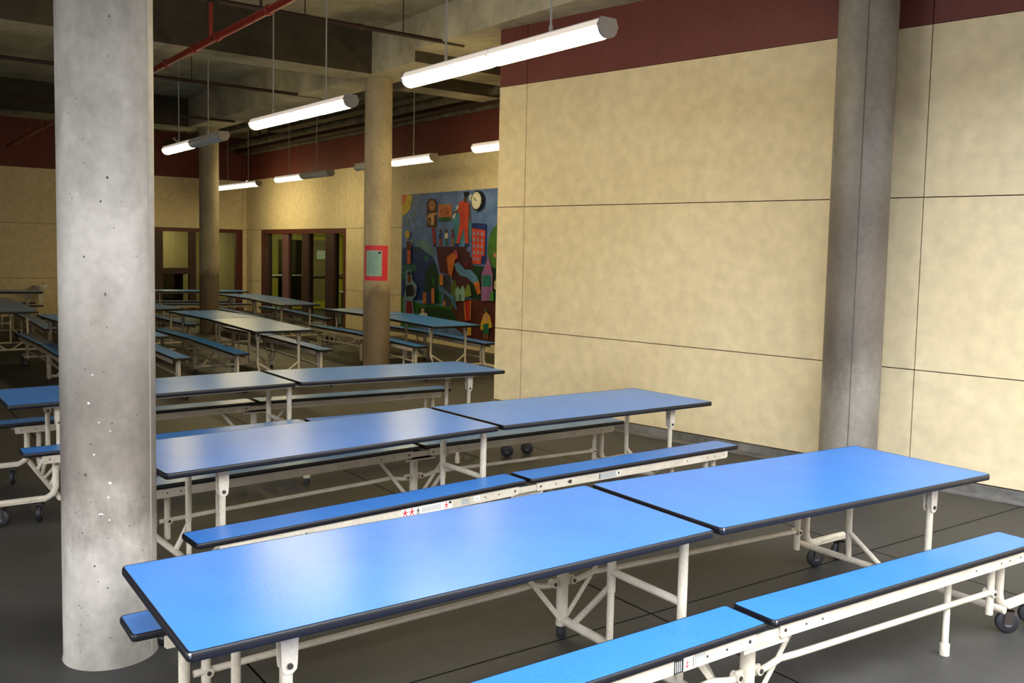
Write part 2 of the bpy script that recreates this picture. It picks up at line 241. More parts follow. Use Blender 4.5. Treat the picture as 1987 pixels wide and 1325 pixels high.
pv = MB(); vs = [gp(-60, -60), gp(60, -60), gp(60, -10.6), gp(-60, -10.6)]
pv.add([(p.x, p.y, -.01) for p in vs], [(0, 1, 2, 3)])
vs = [gp(-60, -10.6), gp(-14.1, -10.6), gp(-14.1, 24.7), gp(-60, 24.7)]
pv.add([(p.x, p.y, -.01) for p in vs], [(0, 1, 2, 3)])
struct(pv.build('floor_courtyard', m_pave))

def panels(mb, f, ss, zs, th=.12, gap=.008, mi=None, holes=(), t0=0):
    """wall built of panels with open joints: ss joint positions along, zs joint heights"""
    for a, b in zip(ss, ss[1:]):
        for k, (c, d) in enumerate(zip(zs, zs[1:])):
            for h in holes:
                pass
            mb.box(a+gap/2, b-gap/2, t0-.03, t0, c+gap/2, d-gap/2, mi[k], f)
# near cream wall, joints at .85 / 2.14 m, maroon above 3.40 m
nwall = MB(); L3 = 12.6
ss = [0, .39, 4.42, 8.6, L3]
for a, b in zip(ss, ss[1:]):
    for (c, d, m) in ((.075, .852, 0), (.852, 2.142, 0), (2.142, 3.40, 0), (3.40, Z_SLAB, 1)):
        nwall.box(a+.004 if a else 0, b-.004, -.03, 0, c+.004, d-(.004 if d != 3.40 else .001), m, nw)
nwall.box(0.002, L3, -.30, -.022, 0, Z_SLAB, 2, nw)
nwall.box(0.0, .03, -5.0, -.03, 0, Z_SLAB, 0, nw)          # return face behind the corner
nwall.box(0.03, .30, -5.0, -.03, 0, Z_SLAB, 0, nw)
struct(nwall.build('wall_right', [m_cream, m_maroon, m_joint]))
kb = MB(); kb.box(-.02, L3, -.02, .035, 0, .07, 0, nw); kb.box(-.02, L3, .0, .13, 0, .012, 0, nw)
struct(kb.build('baseboard_right', [m_kerb]))

# mural wall with the glazed opening (s 1.06..5.66)
rwall = MB(); SA, SB, HT = 1.06, 5.66, 2.07
SS = [0, 1.06, 5.66, 8.05, 12.2, 16.5]
for a, b in zip(SS, SS[1:]):
    for (c, d, m) in ((.0, .80, 0), (.80, 2.08, 0), (2.08, 3.33, 0), (3.33, Z_SLAB, 1)):
        if a == SA and d <= 2.09: continue
        rwall.box(a+.004 if a else 0, b-.004, -.03, 0, c+.004, d-.004, m, rw)
for a, b, c, d in ((0, SA, 0, Z_SLAB), (SB, 16.5, 0, Z_SLAB), (SA, SB, HT, Z_SLAB)):
    rwall.box(a, b, -.25, -.022, c, d, 2, rw)
struct(rwall.build('wall_rear_right', [m_cream, m_maroon, m_joint]))
# back wall with the glazed opening (s .11..3.3)
bwall = MB(); BA, BB = .11, 3.9
SS = [0, BA, BB, 8.1, 12.4, 16.2]
for a, b in zip(SS, SS[1:]):
    for (c, d, m) in ((.0, .84, 0), (.84, 2.08, 0), (2.08, 3.32, 0), (3.32, Z_SLAB, 1)):
        if a == BA and d <= 2.09: continue
        bwall.box(a+.004 if a else 0, b-.004, -.03, 0, c+.004, d-.004, m, bwl)
for a, b, c, d in ((0, BA, 0, Z_SLAB), (BB, 16.2, 0, Z_SLAB), (BA, BB, HT, Z_SLAB)):
    bwall.box(a, b, -.25, -.022, c, d, 2, bwl)
struct(bwall.build('wall_back', [m_cream, m_maroon, m_joint]))
lw = MB(); f = on(Vector(hall(-6.6, 23.4)), -E2, E1)
lw.box(0, 14.5, -.2, 0, 0, 3.32, 0, f); lw.box(0, 14.5, -.2, 0, 3.32, Z_SLAB, 1, f)
struct(lw.build('wall_left', [m_cream, m_maroon]))

# unseen walls added behind the viewer to block low sky light
cw_ = MB()
f_ = lambda u, v, z: hall(u, v, z)
cw_.box(-22, 22, -12, -11.5, 0, 7.0, 0, f_); cw_.box(-22, -21.5, -11.5, 4, 0, 7.0, 0, f_)
struct(cw_.build('wall_sky_block', [mat('sky_block_render', (120, 112, 102), .8, .2)]))
# ceiling slab and beams
ce = MB()
def hbox(mb, u0, u1, v0, v1, z0, z1, mi=0): mb.box(u0, u1, v0, v1, z0, z1, mi, lambda u, v, z: hall(u, v, z))
V_EDGE = 0.6
hbox(ce, -14, 14, V_EDGE, 26, Z_SLAB, Z_SLAB+.35)
struct(ce.build('ceiling', [m_ceil]))
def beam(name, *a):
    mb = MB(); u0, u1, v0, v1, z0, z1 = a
    hbox(mb, *a); mb.m[-6:] = [0, 0, 1, 0, 0, 0]      # the face towards the courtyard is brown with grime and darkened with painted shade
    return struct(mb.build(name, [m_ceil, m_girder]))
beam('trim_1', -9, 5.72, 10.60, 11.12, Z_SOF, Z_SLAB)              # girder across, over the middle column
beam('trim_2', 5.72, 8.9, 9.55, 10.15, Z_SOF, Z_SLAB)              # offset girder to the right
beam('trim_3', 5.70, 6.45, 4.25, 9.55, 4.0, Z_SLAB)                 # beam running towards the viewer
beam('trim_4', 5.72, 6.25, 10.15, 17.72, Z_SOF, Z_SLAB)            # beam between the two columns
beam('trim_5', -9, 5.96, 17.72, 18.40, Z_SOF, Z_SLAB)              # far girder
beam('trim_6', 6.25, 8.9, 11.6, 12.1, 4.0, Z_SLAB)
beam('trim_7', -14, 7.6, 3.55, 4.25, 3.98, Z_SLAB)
beam('trim_8', -14, 9, V_EDGE, V_EDGE+.35, 3.75, Z_SLAB)  # unseen edge fascia, added to keep high sky light off the ceiling

# ---------------- columns ----------------
def column(name, x, y, r, top, m, label, seam_deg, streak=None):
    mb = MB(); n = 64
    prof = [(r+.004, 0), (r, .02), (r, 1.2), (r, 2.4), (r, top)]
    mb.lathe((0, 0, 0), (0, 0, 1), prof, n)
    o = mb.build(name, m); o.location = (x, y, 0); tag(o, label, 'column', None)
    a = rad(seam_deg); sm = MB()
    for k in range(24):
        z0 = k*top/24
        sm.box(r-.002, r+.0022, -.0022, .0022, z0, z0+top/24, 0, lambda X, Y, Z: (X*cos(a)-Y*sin(a), X*sin(a)+Y*cos(a), Z))
    sm.build('seam', m_seamd if streak else m_seam, o, 'thin vertical form seam')
    return o
c1 = column('column', .267, 4.03, .178, 3.98, m_col, 'thick pale concrete column at left, nearest to the viewer, behind the near blue table', -35)
c2 = column('column', 4.07, 11.76, .178, Z_SOF, m_col2, 'round concrete column carrying the red framed notice, dark stained below', 190)
c3 = column('column', 3.03, 18.50, .180, Z_SOF, m_col2, 'farthest round concrete column, standing before the dark window of the back wall', 210)
c4 = column('column', 5.516, 5.020, .2115, 4.40, m_col3, 'grey streaked concrete column standing against the cream wall at right', 222, True)
# chips and bug holes on the near column
random.seed(4)
ch = MB()
def chip(mb, az, z, w_, h_, r=.178, mi=0):
    k = 7; vs = []; w_ *= .62; h_ *= .62
    for j in range(k):
        t = 2*pi*j/k; q = .7+.5*random.random()
        a = rad(az)+cos(t)*w_*q/r; vs.append(((r+.0008)*cos(a), (r+.0008)*sin(a), z+sin(t)*h_*q))
    mb.add(vs, [tuple(range(k))], mi)
for az, z, ww, hh in ((-108, 3.36, .016, .02), (-94, 2.93, .02, .012), (-92, 1.92, .008, .01), (-100, 1.83, .007, .007), (-96, 1.48, .006, .012), (-120, 1.62, .006, .008), (-88, 2.52, .006, .01), (-125, 2.66, .005, .006),
                      (-112, .42, .008, .008), (-104, .62, .006, .006), (-127, .55, .008, .006), (-122, .78, .010, .010), (-115, .9, .006, .008), (-97, .33, .01, .005), (-99, 1.18, .006, .005), (-133, 1.1, .005, .005), (-90, .98, .006, .007)):
    chip(ch, az, z, ww, hh)
ch.build('bug_hole', m_seamd, c1, 'small dark pits and chips')
ch = MB()
for az, z, ww, hh in ((-117, 1.06, .009, .009), (-105, .985, .006, .005), (-111, .86, .006, .006), (-93, .745, .009, .010), (-95, .69, .006, .006), (-104, .625, .014, .006), (-94, .60, .006, .005), (-112, 1.17, .005, .005), (-92, .95, .004, .005)):
    chip(ch, az, z, ww, hh)
ch.build('bright_chip', m_porc, c1, 'small pale fresh chips')

# ---------------- folding cafeteria table ----------------
ZT, ZB, RT, RB, GP = .687, .4356, .021, .0204, .018   # heights, rise towards the hinge, half gap
def rrect(x0, x1, y0, y1, r, n=5):
    p = []
    for cx, cy, a0 in ((x1-r, y1-r, 0), (x0+r, y1-r, 90), (x0+r, y0+r, 180), (x1-r, y0+r, 270)):
        for k in range(n+1):
            a = rad(a0+90*k/n); p.append((cx+r*cos(a), cy+r*sin(a)))
    return p
def ramp(z0, rise, L): return lambda x, y, z: (x, y, z + z0 + rise*(1-min(1, abs(x)/L)))
def board(x0, x1, y0, y1, z0, rise, L, name, parent, th=.028):
    fn = ramp(z0, rise, L)
    t = MB(); t.prism(rrect(x0+.005, x1-.005, y0+.005, y1-.005, .012), -th+.003, 0, 0, fn)
    o = t.build(name, m_blue, parent)
    e = MB(); prof = [(.0052, -.0006), (.002, .0006), (-.001, -.003), (-.0022, -.009), (-.0022, -th+.008), (.0, -th+.002), (.0052, -th)]
    n = None; vs = []
    for ins, z in prof:
        ring = rrect(x0+ins, x1-ins, y0+ins, y1-ins, .016-ins*.8); n = len(ring)
        vs += [fn(x, y, z) for x, y in ring]
    k = len(prof)
    e.add(vs, [(i*n+j, i*n+(j+1) % n, ((i+1) % k)*n+(j+1) % n, ((i+1) % k)*n+j) for i in range(k) for j in range(n)], 0, True)
    e.build('edge_band', m_edge, o, 'black rounded edge band')
    return o
def frame_tube(path, r, name, parent): return MB().tube(path, r, 12).build(name, m_white, parent)
def caster_mb():
    f = MB(); f.lathe((0, 0, .112), (0, 0, 1), [(.016, 0), (.016, .012)], 12)
    f.box(-.020, .020, -.022, -.017, .045, .112); f.box(-.020, .020, .017, .022, .045, .112); f.box(-.02, .02, -.022, .022, .104, .112)
    wh = MB(); wh.lathe((0, -.014, .052), (0, 1, 0), [(.020, 0), (.045, .001), (.052, .006), (.052, .022), (.045, .027), (.020, .028)], 24)
    hb = MB(); hb.lathe((0, -.0165, .052), (0, 1, 0), [(.021, 0), (.021, .033)], 16)
    return f, wh, hb
cf, cw, chb = caster_mb()
me_fork, me_wheel, me_hub = cf.mesh('caster', m_bolt), cw.mesh('wheel', m_rubber), chb.mesh('hub', m_hub)
def ob(name, me, parent, loc=(0, 0, 0), rz=0):
    o = bpy.data.objects.new(name, me); C.objects.link(o); o.parent = parent; o.location = loc; o.rotation_euler.z = rz; return o
def make_table():
    T = thing('folding_cafeteria_table', 'x', 'table')
    for s in (-1, 1):
        xo = 1.843 if s < 0 else 1.825
        a, b = (-xo, -GP) if s < 0 else (GP, xo)
        tp = board(a, b, -.364, .364, ZT, RT, 1.83, 'tabletop', T)
        # long steel runners under the top
        for y in (-.24, .24):
            r_ = MB(); fn = ramp(ZT, RT, 1.83)
            x0, x1 = (a+.22, b-.01) if s < 0 else (a+.01, b-.22)
            r_.box(x0, x1, y-.018, y+.018, -.052, -.0285, 0, fn); r_.build('runner', m_white, tp)
        for y in (-1, 1):
            yc = y*.519; a2, b2 = (-1.800, -GP) if s < 0 else (GP, 1.800)
            st = board(a2, b2, yc-.0935, yc+.0935, ZB, RB, 1.80, 'seat', T, .026)
            fn = ramp(ZB, RB, 1.80)
            for q, nm in ((1, 'rail'), (-1, 'rail')):
                rl = MB(); yy = yc+y*q*.082
                x0, x1 = (-1.70, -.062) if s < 0 else (.062, 1.70)
                lo, hi = (x0, x1)
                rl.prism([(x0+.0, -.0265), (x0, -.066), (x0+.008, -.074), (x1-.012, -.074), (x1, -.064), (x1, -.0265)], yy-.002, yy+.002, 0, lambda X, Z, Y: fn(X, Y, Z))
                rl.box(x0, x1, min(yy, yy-y*q*.028), max(yy, yy-y*q*.028), -.0295, -.0268, 0, fn)
                for hx in (.09, .20, .29, 1.30, 1.50, 1.57, 1.66):
                    c = fn(s*hx, yy+y*q*.0022, -.05)
                    rl.lathe(c, (0, y*q, 0), [(.0065 if hx == .09 else .0042, -.001), (.0065 if hx == .09 else .0042, .0012)], 8, 1, False)
                rl.build('rail', [m_white, m_bolt], st)
    # centre frame
    cf_ = MB(); cf_.tube([(0, -.52, .075), (0, .52, .075)], .019, 12)
    for y in (-1, 1):
        cf_.tube([(0, y*.44, .078), (0, y*.20, .325)], .0135, 10)
        cf_.strap((.0, y*.515, .06), (.26, y*.515, .372), .022, .004, (0, 1, 0))
        cf_.strap((.0, y*.505, .06), (-.26, y*.505, .372), .022, .004, (0, 1, 0))
    cf_.tube([(0, -.20, .385), (0, .20, .385)], .0155, 12)
    for y in (-1, 1): cf_.lathe((0, y*.52, .0), (0, 0, 1), [(.020, 0), (.022, .02), (.016, .055)], 12, 1)
    cf_.build('centre_frame', [m_white, m_rubber], T)
    for y in (-1, 1):
        p = MB(); p.lathe((0, y*.52, .05), (0, 0, 1), [(.026, 0), (.026, .34)], 18)
        p.box(-.10, .10, y*.52-.078, y*.52+.078, .372, .386); p.box(-.11, .11, y*(.52+.076)-.002, y*(.52+.076)+.002, .362, .418); p.box(-.11, .11, y*(.52-.076)-.002, y*(.52-.076)+.002, .362, .418)
        p.box(-.062, .062, y*.52-.005, y*.52+.005, .225, .262)
        for x in (-1, 1): p.lathe((x*.052, y*.52-.018, .243), (0, 1, 0), [(.016, 0), (.016, .036)], 12, 0, False); p.lathe((x*.052, y*.52-.021, .243), (0, 1, 0), [(.009, 0), (.009, .042)], 8, 1, False)
        p.build('post', [m_white, m_bolt], T)
        g = MB(); yy = y*.20
        g.tube([(0, yy, .075), (0, yy, .40)], .015, 12); g.tube([(0, yy, .30), (0, yy, .668)], .0185, 12)
        g.box(-.06, .06, yy-.018, yy+.018, .672, .6795)
        for z in (.45, .52): g.lathe((.015, yy, z), (1, 0, 0), [(.006, 0), (.006, .008)], 8, 1, False)
        g.build('leg', [m_white, m_bolt], T)
        for x in (-1, 1):
            frame_tube([(x*.055, y*.52, .235), (x*.10, y*.52, .240), (x*.17, y*.52, .255), (x*.26, y*.52, .250), (x*.70, y*.52, .240), (x*1.30, y*.52, .226), (x*1.585, y*.52, .218)], .0125, 'link_tube', T)
            # bench leg with white foot sleeve
            if x*y > 0: continue
            b = MB(); b.lathe((x*1.275, y*.50, .0), (0, 0, 1), [(.020, 0), (.020, .05), (.0135, .052), (.0135, .405)], 14)
            b.build('bench_leg', m_white, T)
    for x in (-1, 1):
        X = 1.64 if x > 0 else -1.60
        e = MB(); e.tube([(X, -.56, .138), (X, .56, .138)], .0165, 12)
        for y in (-1, 1):
            e.tube([(X-.058*x, y*.52, .12), (X-.058*x, y*.52, .40)], .0165, 12)
            e.tube([(X+.015*x, y*.52, .40), (X+.015*x, y*.52, .20), (X+.03*x, y*.52, .16), (X+.065*x, y*.52, .138), (X+.12*x, y*.52, .132)], .019, 14)
            e.tube([((1.545*x if y < 0 else (1.63 if x > 0 else -1.53)), y*.24, .285), (X, y*.04, .145)], .0125, 10)
            e.lathe((X-.062*x, y*.52-.024, .218), (0, 1, 0), [(.017, 0), (.017, .048)], 10, 0, False); e.lathe((X-.062*x, y*.52-.028, .218), (0, 1, 0), [(.008, 0), (.008, .056)], 8, 1, False)
        e.build('end_frame', [m_white, m_bolt], T)
        for y in (-1, 1):
            b = MB(); yy = y*.24; xl = 1.545*x if y < 0 else (1.63 if x > 0 else -1.53)
            b.tube([(X, yy, .138), (X+(xl-X)*.35, yy, .18), (xl, yy, .27), (xl, yy, .32)], .0135, 12); b.tube([(xl, yy, .28), (xl, yy, .60)], .0155, 12)
            pl = [(xl-.0225, .548), (xl-.020, .530), (xl-.008, .519), (xl+.008, .519), (xl+.020, .530), (xl+.0225, .548), (xl+.026, .656), (xl-.026, .656)]
            for q in (-.0205, .0165): b.prism(pl, yy+q, yy+q+.004, 0, lambda a, c, d: (a, d, c))
            b.box(xl-.03, xl+.03, yy-.02, yy+.02, .650, .657)
            b.lathe((xl, yy-.026, .542), (0, 1, 0), [(.0085, 0), (.0085, .052)], 10, 1, False)
            b.build('leg', [m_white, m_bolt], T)
            br = MB(); ya, yb = y*.52-.024, y*.52+.024
            br.box(min(X+.07*x, X+.35*x), max(X+.07*x, X+.35*x), ya, yb, .1245, .131)
            br.tube([(X+.085*x, y*.52, .140), (X+.345*x, y*.52, .140)], .0155, 10)
            bo = br.build('caster_bar', m_white, T)
            for q in (.105, .31):
                cs = ob('caster', me_fork, T, (X+q*x, y*.52, 0), rad(random.choice((8, -14, 25, 70, -40))))
                ob('wheel', me_wheel, cs); ob('hub', me_hub, cs)
    return T
random.seed(11)
TAB = make_table()
TABLES = [
 (2.1054, 2.8823, .1262, 'nearest bright blue folding table with two bench rows, in the right foreground', 'blue tables turned across the hall'),
 (2.2327, 4.897, .2027, 'second blue folding bench table, just behind the nearest one', 'blue tables turned across the hall'),
 (1.6288, 6.9047, .151, 'third bench table back, its grey-blue top starting left of the pale concrete column', 'blue tables turned across the hall'),
 (2.406, 12.724, -1.432, 'bench table running lengthwise just left of the column with the red notice', 'tables running down the hall'),
 (4.745, 12.915, -1.454, 'dark topped bench table in front of the painted mural', 'tables running down the hall'),
 (3.911, 17.603, -1.470, 'bench table running lengthwise in front of the yellow-green glazed doors', 'tables running down the hall'),
 (2.33, 20.62, .109, 'far bench table parallel to the back wall, by the dark glazed window', 'tables along the back wall'),
 (-.507, 16.442, -1.446, 'bench table at the left edge of the view, its corner left of the pale column', 'tables running down the hall'),
 (1.352, 16.763, -1.369, 'bench table mostly hidden behind the near pale column, its far corner showing', 'tables running down the hall'),
 (.68, 12.326, -1.424, 'bench table half hidden behind the near pale column, its benches showing on both sides', 'tables running down the hall'),
 (-1.66, 20.5, .12, 'far bench table parallel to the back wall, in front of the white drinking fountain', 'tables along the back wall'),
]
tabs = []
for i, (x, y, a, lab, grp) in enumerate(TABLES):
    o = TAB if i == 0 else copy_tree(TAB)
    o.location = (x, y, 0); o.rotation_euler = (0, 0, a); tag(o, lab, 'table', grp); tabs.append(o)
# stickers on the bench rails of the two nearest tables
def sticker(t, x0, x1, z0, z1, m, marks=(), name='sticker', label=None):
    fn = ramp(ZB, RB, 1.80); yy = -.519-.082-.0026
    s = MB(); s.box(x0, x1, yy-.0008, yy, z0, z1, 0, fn); mats = [m]
    for (a, b, c, d, mm) in marks:
        if mm not in mats: mats.append(mm)
        s.box(x0+(x1-x0)*a, x0+(x1-x0)*b, yy-.0016, yy-.0008, z0+(z1-z0)*c, z0+(z1-z0)*d, mats.index(mm), fn)
    return s.build(name, mats, t, label)
def figure(cx, w, m):   # small pictogram with crossing limbs
    return [(cx-w*.10, cx+w*.10, .68, .92, m), (cx-w*.16, cx+w*.16, .30, .66, m), (cx-w*.5, cx+w*.5, .50, .60, m), (cx-w*.34, cx-w*.18, .06, .32, m), (cx+w*.18, cx+w*.34, .06, .32, m)]
mk = figure(.07, .11, m_inkr) + figure(.20, .11, m_inkr) + figure(.32, .07, m_ink) + [(.40+.022*k, .412+.022*k, .15+.05*(k % 3), .85-.04*(k % 2), m_greyl) for k in range(17)] + figure(.88, .08, m_inkr) + [(.93, .985, .62, .92, m_ink)]
sticker(tabs[1], -.80, -.50, -.070, -.029, m_porc, mk, 'warning_sticker', 'white strip with red and black warning pictograms')
sticker(tabs[1], -.44, -.395, -.064, -.036, m_greyl, [(.1, .9, .6, .9, m_seam)]); sticker(tabs[1], -.365, -.325, -.058, -.034, m_porc, [(.2, .8, .35, .6, m_greyl)])
sticker(tabs[1], .53, .665, -.068, -.034, m_greyl, [(.02, .06, .1, .9, m_ink)]); sticker(tabs[1], .675, .705, -.062, -.036, m_porc, [(.3, .7, .2, .8, m_ink)])
s_ = MB(); fn = ramp(ZB, RB, 1.8); s_.lathe(fn(.305, -.6032, -.050), (0, -1, 0), [(.011, -.001), (.011, .004)], 14, 0, False); s_.build('knob', m_bolt, tabs[1])
sticker(tabs[0], -.437, -.398, -.073, -.030, m_ink, [(.12+.2*k, .18+.2*k, .12, .88, m_porc) for k in range(4)])
sticker(tabs[0], -.396, -.352, -.073, -.030, m_porc, [(.1, .5, .3, .36, m_inkr), (.2, .6, .55, .6, m_inkr), (.3, .36, .2, .8, m_inkr), (.92, .97, .1, .9, m_ink), (.5, .55, .3, .7, m_greyl)])
sticker(tabs[0], -.345, -.300, -.062, -.034, m_greyl, [(.05, .95, .8, .96, m_seam)]); sticker(tabs[0], -.262, -.228, -.060, -.038, m_porc, [(.2, .8, .4, .6, m_greyl), (.35, .65, .2, .35, m_greyl)])
# bright steel pins at the hinge corners of the near table
for (x, y, z0, rs, L) in ((.026, -.360, ZT, RT, 1.83), (.026, -.608, ZB, RB, 1.8), (-1.839, -.360, ZT, RT, 1.83)):
    p = MB(); c = ramp(z0, rs, L)(x, y, 0); p.lathe((c[0], c[1]-.0065, c[2]-.013), (0, 0, 1), [(.0025, 0), (.0045, .004), (.0045, .010), (.002, .0135)], 10); p.build('corner_pin', m_cap, tabs[0])

# ---------------- suspended strip lights ----------------
HX = 2.36
def lamp(A, B, lit, label, rods=(-.62, .62), ztop=Z_SLAB, tilt=0, zc=3.0):
    """A far end, B near end; lit = (far half, near half)"""
    A = Vector((A[0], A[1], 0)); B = Vector((B[0], B[1], 0)); c = (A+B)/2; d = (B-A).normalized()
    L = (B-A).length - .05
    ang = math.atan2(d.y, d.x)
    T = thing('suspended_strip_light', label, 'ceiling light', (c.x, c.y, zc), ang, 'strip lights hanging on cords')
    h = MB()
    prof = [(-.060, .0), (-.068, .012), (-.046, .062), (.046, .062), (.068, .012), (.060, .0)]
    h.prism(prof, -L/2, L/2, 0, lambda a, b, x: (x, a, b)); ho = h.build('housing', m_house, T)
    for s in (-1, 1):
        e = MB(); pr = [(-.079, .014), (-.056, .064), (.056, .064), (.079, .014)] + [(.071*cos(rad(t)), .006-.062*sin(rad(t))) for t in range(0, 181, 20)]
        e.prism(pr, s*L/2, s*(L/2+.022), 0, lambda a, b, x: (x, a, b)); e.build('end_cap', m_capend, T)
    for k, s in enumerate((-1, 1)):
        x0, x1 = (-L/2, -.008) if s < 0 else (.008, L/2)
        n = 10; prf = [(.0665, .020)] + [(.073*cos(pi*j/n), .008-.062*sin(pi*j/n)) for j in range(n+1)] + [(-.0665, .020)]; n += 2
        dm = MB(); rings = []
        for x, q in ((x0, .93), (x0+.05, 1), (x1-.05, 1), (x1, .86)):
            rings.append([(x, a*q, b*q) for a, b in prf])
        vs = [v for rg in rings for v in rg]; m1 = n+1
        dm.add(vs, [(i*m1+j, i*m1+j+1, (i+1)*m1+j+1, (i+1)*m1+j) for i in range(3) for j in range(n)], 0, True)
        dm.add(rings[0], [tuple(range(m1))]); dm.add(rings[-1], [tuple(range(m1))])
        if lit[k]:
            sk = MB(); sk.prism([(-.072, .016), (-.0535, .054), (.0535, .054), (.072, .016)], x0, x1, 0, lambda a, b, x: (x, a, b)); sk.build('glow_band', m_glow, T, 'bounce light put in as an upper skirt')
        dm.build('diffuser', m_lit if lit[k] else m_unlit, T, 'glowing diffuser half' if lit[k] else 'unlit diffuser half')
    for x in rods:
        r_ = MB(); top = ztop-zc
        r_.tube([(x, 0, .05), (x, 0, .11), (x, 0, .12), (x, 0, top)], [.014, .014, .0075, .0075], 8); r_.build('suspension_cord', m_rod, T)
    return T
lamp((2.674, 7.025), (3.05, 4.714), (1, 1), 'nearest and largest lit strip light, hanging before the maroon band of the right wall')
lamp((2.203, 10.511), (2.603, 8.27), (1, 1), 'fully lit strip light in mid air left of the column with the red notice')
l3 = lamp((1.74, 14.182), (2.11, 11.80), (1, 0), 'half lit strip light just right of the near pale column', ztop=Z_SLAB)
hk = MB(); hk.tube([(-.66, .0, .075), (-.80, .0, .13), (-.86, .0, .15)], .012, 8); hk.build('loose_bracket', m_house, l3)
lamp((3.90, 22.52), (4.318, 20.139), (1, 1), 'farthest fully lit strip light, near the corner of the hall')
lamp((4.38, 18.77), (4.778, 16.351), (1, 0), 'half lit strip light above the yellow-green glazed doors')
lamp((4.81, 14.93), (5.18, 12.52), (0, 1), 'strip light seen partly behind the column with the red notice')
lamp((5.17, 11.12), (5.56, 8.72), (1, 1), 'lit strip light cut off by the corner of the near cream wall')

# ---------------- pipes under the ceiling ----------------
def pipe(name, label, path, r, m, cat='pipe', group=None, rings=(), hangers=(), ztop=Z_SLAB, hr=.006):
    mb = MB(); mb.tube(path, r, 14); a = Vector(path[0]); b = Vector(path[-1]); d = (b-a).normalized()
    o = mb.build(name, m); tag(o, label, cat, group)
    for t in rings:
        p = a.lerp(b, t); g = MB(); g.lathe(tuple(p-d*.03), d, [(r*1.02, 0), (r*1.28, .004), (r*1.28, .056), (r*1.02, .06)], 14); g.build('coupling', m, o)
    for t in hangers:
        p = a.lerp(b, t); g = MB(); g.tube([(p.x, p.y, p.z+r*.8), (p.x, p.y, ztop)], hr, 8); g.build('hanger_rod', m, o)
    return o
main = pipe('sprinkler_main', 'thick bright red sprinkler pipe slanting under the ceiling', [(2.75, 2.9, 3.75), (-.43, 23.4, 3.75)], .036, m_red, 'pipe', None,
     (.27, .335, .37, .42, .5, .62, .78, .9), (.26, .45, .66, .86))
pipe('sprinkler_riser', 'red vertical pipe rising from the thick red pipe to the ceiling', [(1.655, 9.97, 3.79), (1.655, 9.97, Z_SLAB)], .022, m_red)
for p in ((.208, 19.3), (-.041, 20.9)):
    s = MB(); s.tube([(p[0], p[1], 3.90), (p[0], p[1], 3.58)], .012, 8); s.lathe((p[0], p[1], 3.56), (0, 0, 1), [(.028, 0), (.010, .008), (.012, .03)], 12)
    s.build('sprinkler_head', m_red, main)
def branch(v, z, u0, u1, label, drops=(), r=.021):
    o = pipe('branch_pipe', label, [hall(u0, v, z), hall(u1, v, z)], r, m_brown, 'pipe', 'thin dark branch pipes', (.3, .7), (.12, .34, .56, .82))
    for u in drops:
        p = hall(u, v, z); g = MB(); g.tube([p, (p[0], p[1], Z_SLAB)], .014, 8); g.build('riser', m_brown, o)
    return o
branch(8.95, 4.0, 1.6, 6.0, 'dark red-brown branch pipe crossing above the nearest strip lights', (3.6,), .024)
branch(12.85, 3.885, -4.5, 6.1, 'dark branch pipe crossing between the two concrete girders', (3.05,), .023)
branch(16.1, 3.84, -4.5, 6.0, 'dark branch pipe crossing before the farthest girder')
# services along the mural wall
def wpipe(t, z, s0, s1, r, m, name, label, grp='pipes above the maroon band'):
    mb = MB(); mb.tube([rw(s0, t, z), rw(s1, t, z)], r, 12); o = mb.build(name, m)
    for k in range(4):
        s = s0+(s1-s0)*(.12+.25*k); g = MB(); g.box(s-.02, s+.02, t-.012, t+.012, z+r*.9, Z_SLAB, 0, rw); g.build('hanger', m, o)
    return tag(o, label, 'pipe', grp)
wpipe(.14, 3.98, .3, 12.5, .05, m_dpipe, 'service_pipe', 'dusty grey pipe hugging the top of the far maroon band')
wpipe(.34, 4.02, .3, 12.5, .06, m_brown, 'service_pipe', 'dark pipe running second from the far mural wall')
wpipe(.58, 4.10, .3, 12.5, .075, m_dpipe, 'service_pipe', 'broad dusty pipe running third from the far mural wall')
wpipe(2.2, 4.0, .8, 12.0, .10, m_dpipe, 'air_duct', 'round dusty duct running high between the columns and the far wall')
ct = MB(); ct.box(4.0, 10.5, .75, 1.05, 4.12, 4.14, 0, rw); ct.box(4.0, 10.5, .75, .76, 4.12, 4.2, 0, rw); ct.box(4.0, 10.5, 1.04, 1.05, 4.12, 4.2, 0, rw)
for k in range(3): ct.box(4.4+2.8*k, 4.43+2.8*k, .88, .91, 4.14, Z_SLAB-.001, 0, rw)
tag(ct.build('cable_tray', m_dpipe), 'shallow dark tray hanging beside the far service pipes', 'cable tray')

# ---------------- glazed opening in the mural wall (door_1) ----------------
dr = bpy.data.objects.new('door_1', None); C.objects.link(dr); struct(dr)
fm = MB()
fm.box(SA, SB, -.12, .02, HT-.09, HT, 0, rw); fm.box(SA, SA+.10, -.12, .02, 0, HT-.09, 0, rw); fm.box(SB-.06, SB, -.12, .02, 0, HT-.09, 0, rw)
fm.build('frame', m_frame, dr)
for a, b in ((1.30, 1.44), (3.49, 3.83), (4.70, 5.13)):
    q = MB(); q.box(a, b, -.11, .01, 0, HT-.09, 0, rw); q.build('glazing_upright', m_frame2, dr)
q = MB(); q.box(2.31, 2.66, -.10, -.005, 0, HT-.09, 0, rw); q.build('glazing_upright', mat('mauve_reflection', (104, 74, 76), .5, .4), dr)  # mauve strip is a glass reflection modelled as a solid upright
for a, b in ((1.16, 1.30), (1.44, 2.31), (2.66, 3.49), (3.83, 4.70), (5.13, 5.60)):
    q = MB(); q.box(a, b, -.052, -.046, .01, HT-.09, 0, rw); q.build('pane', m_glass, dr)
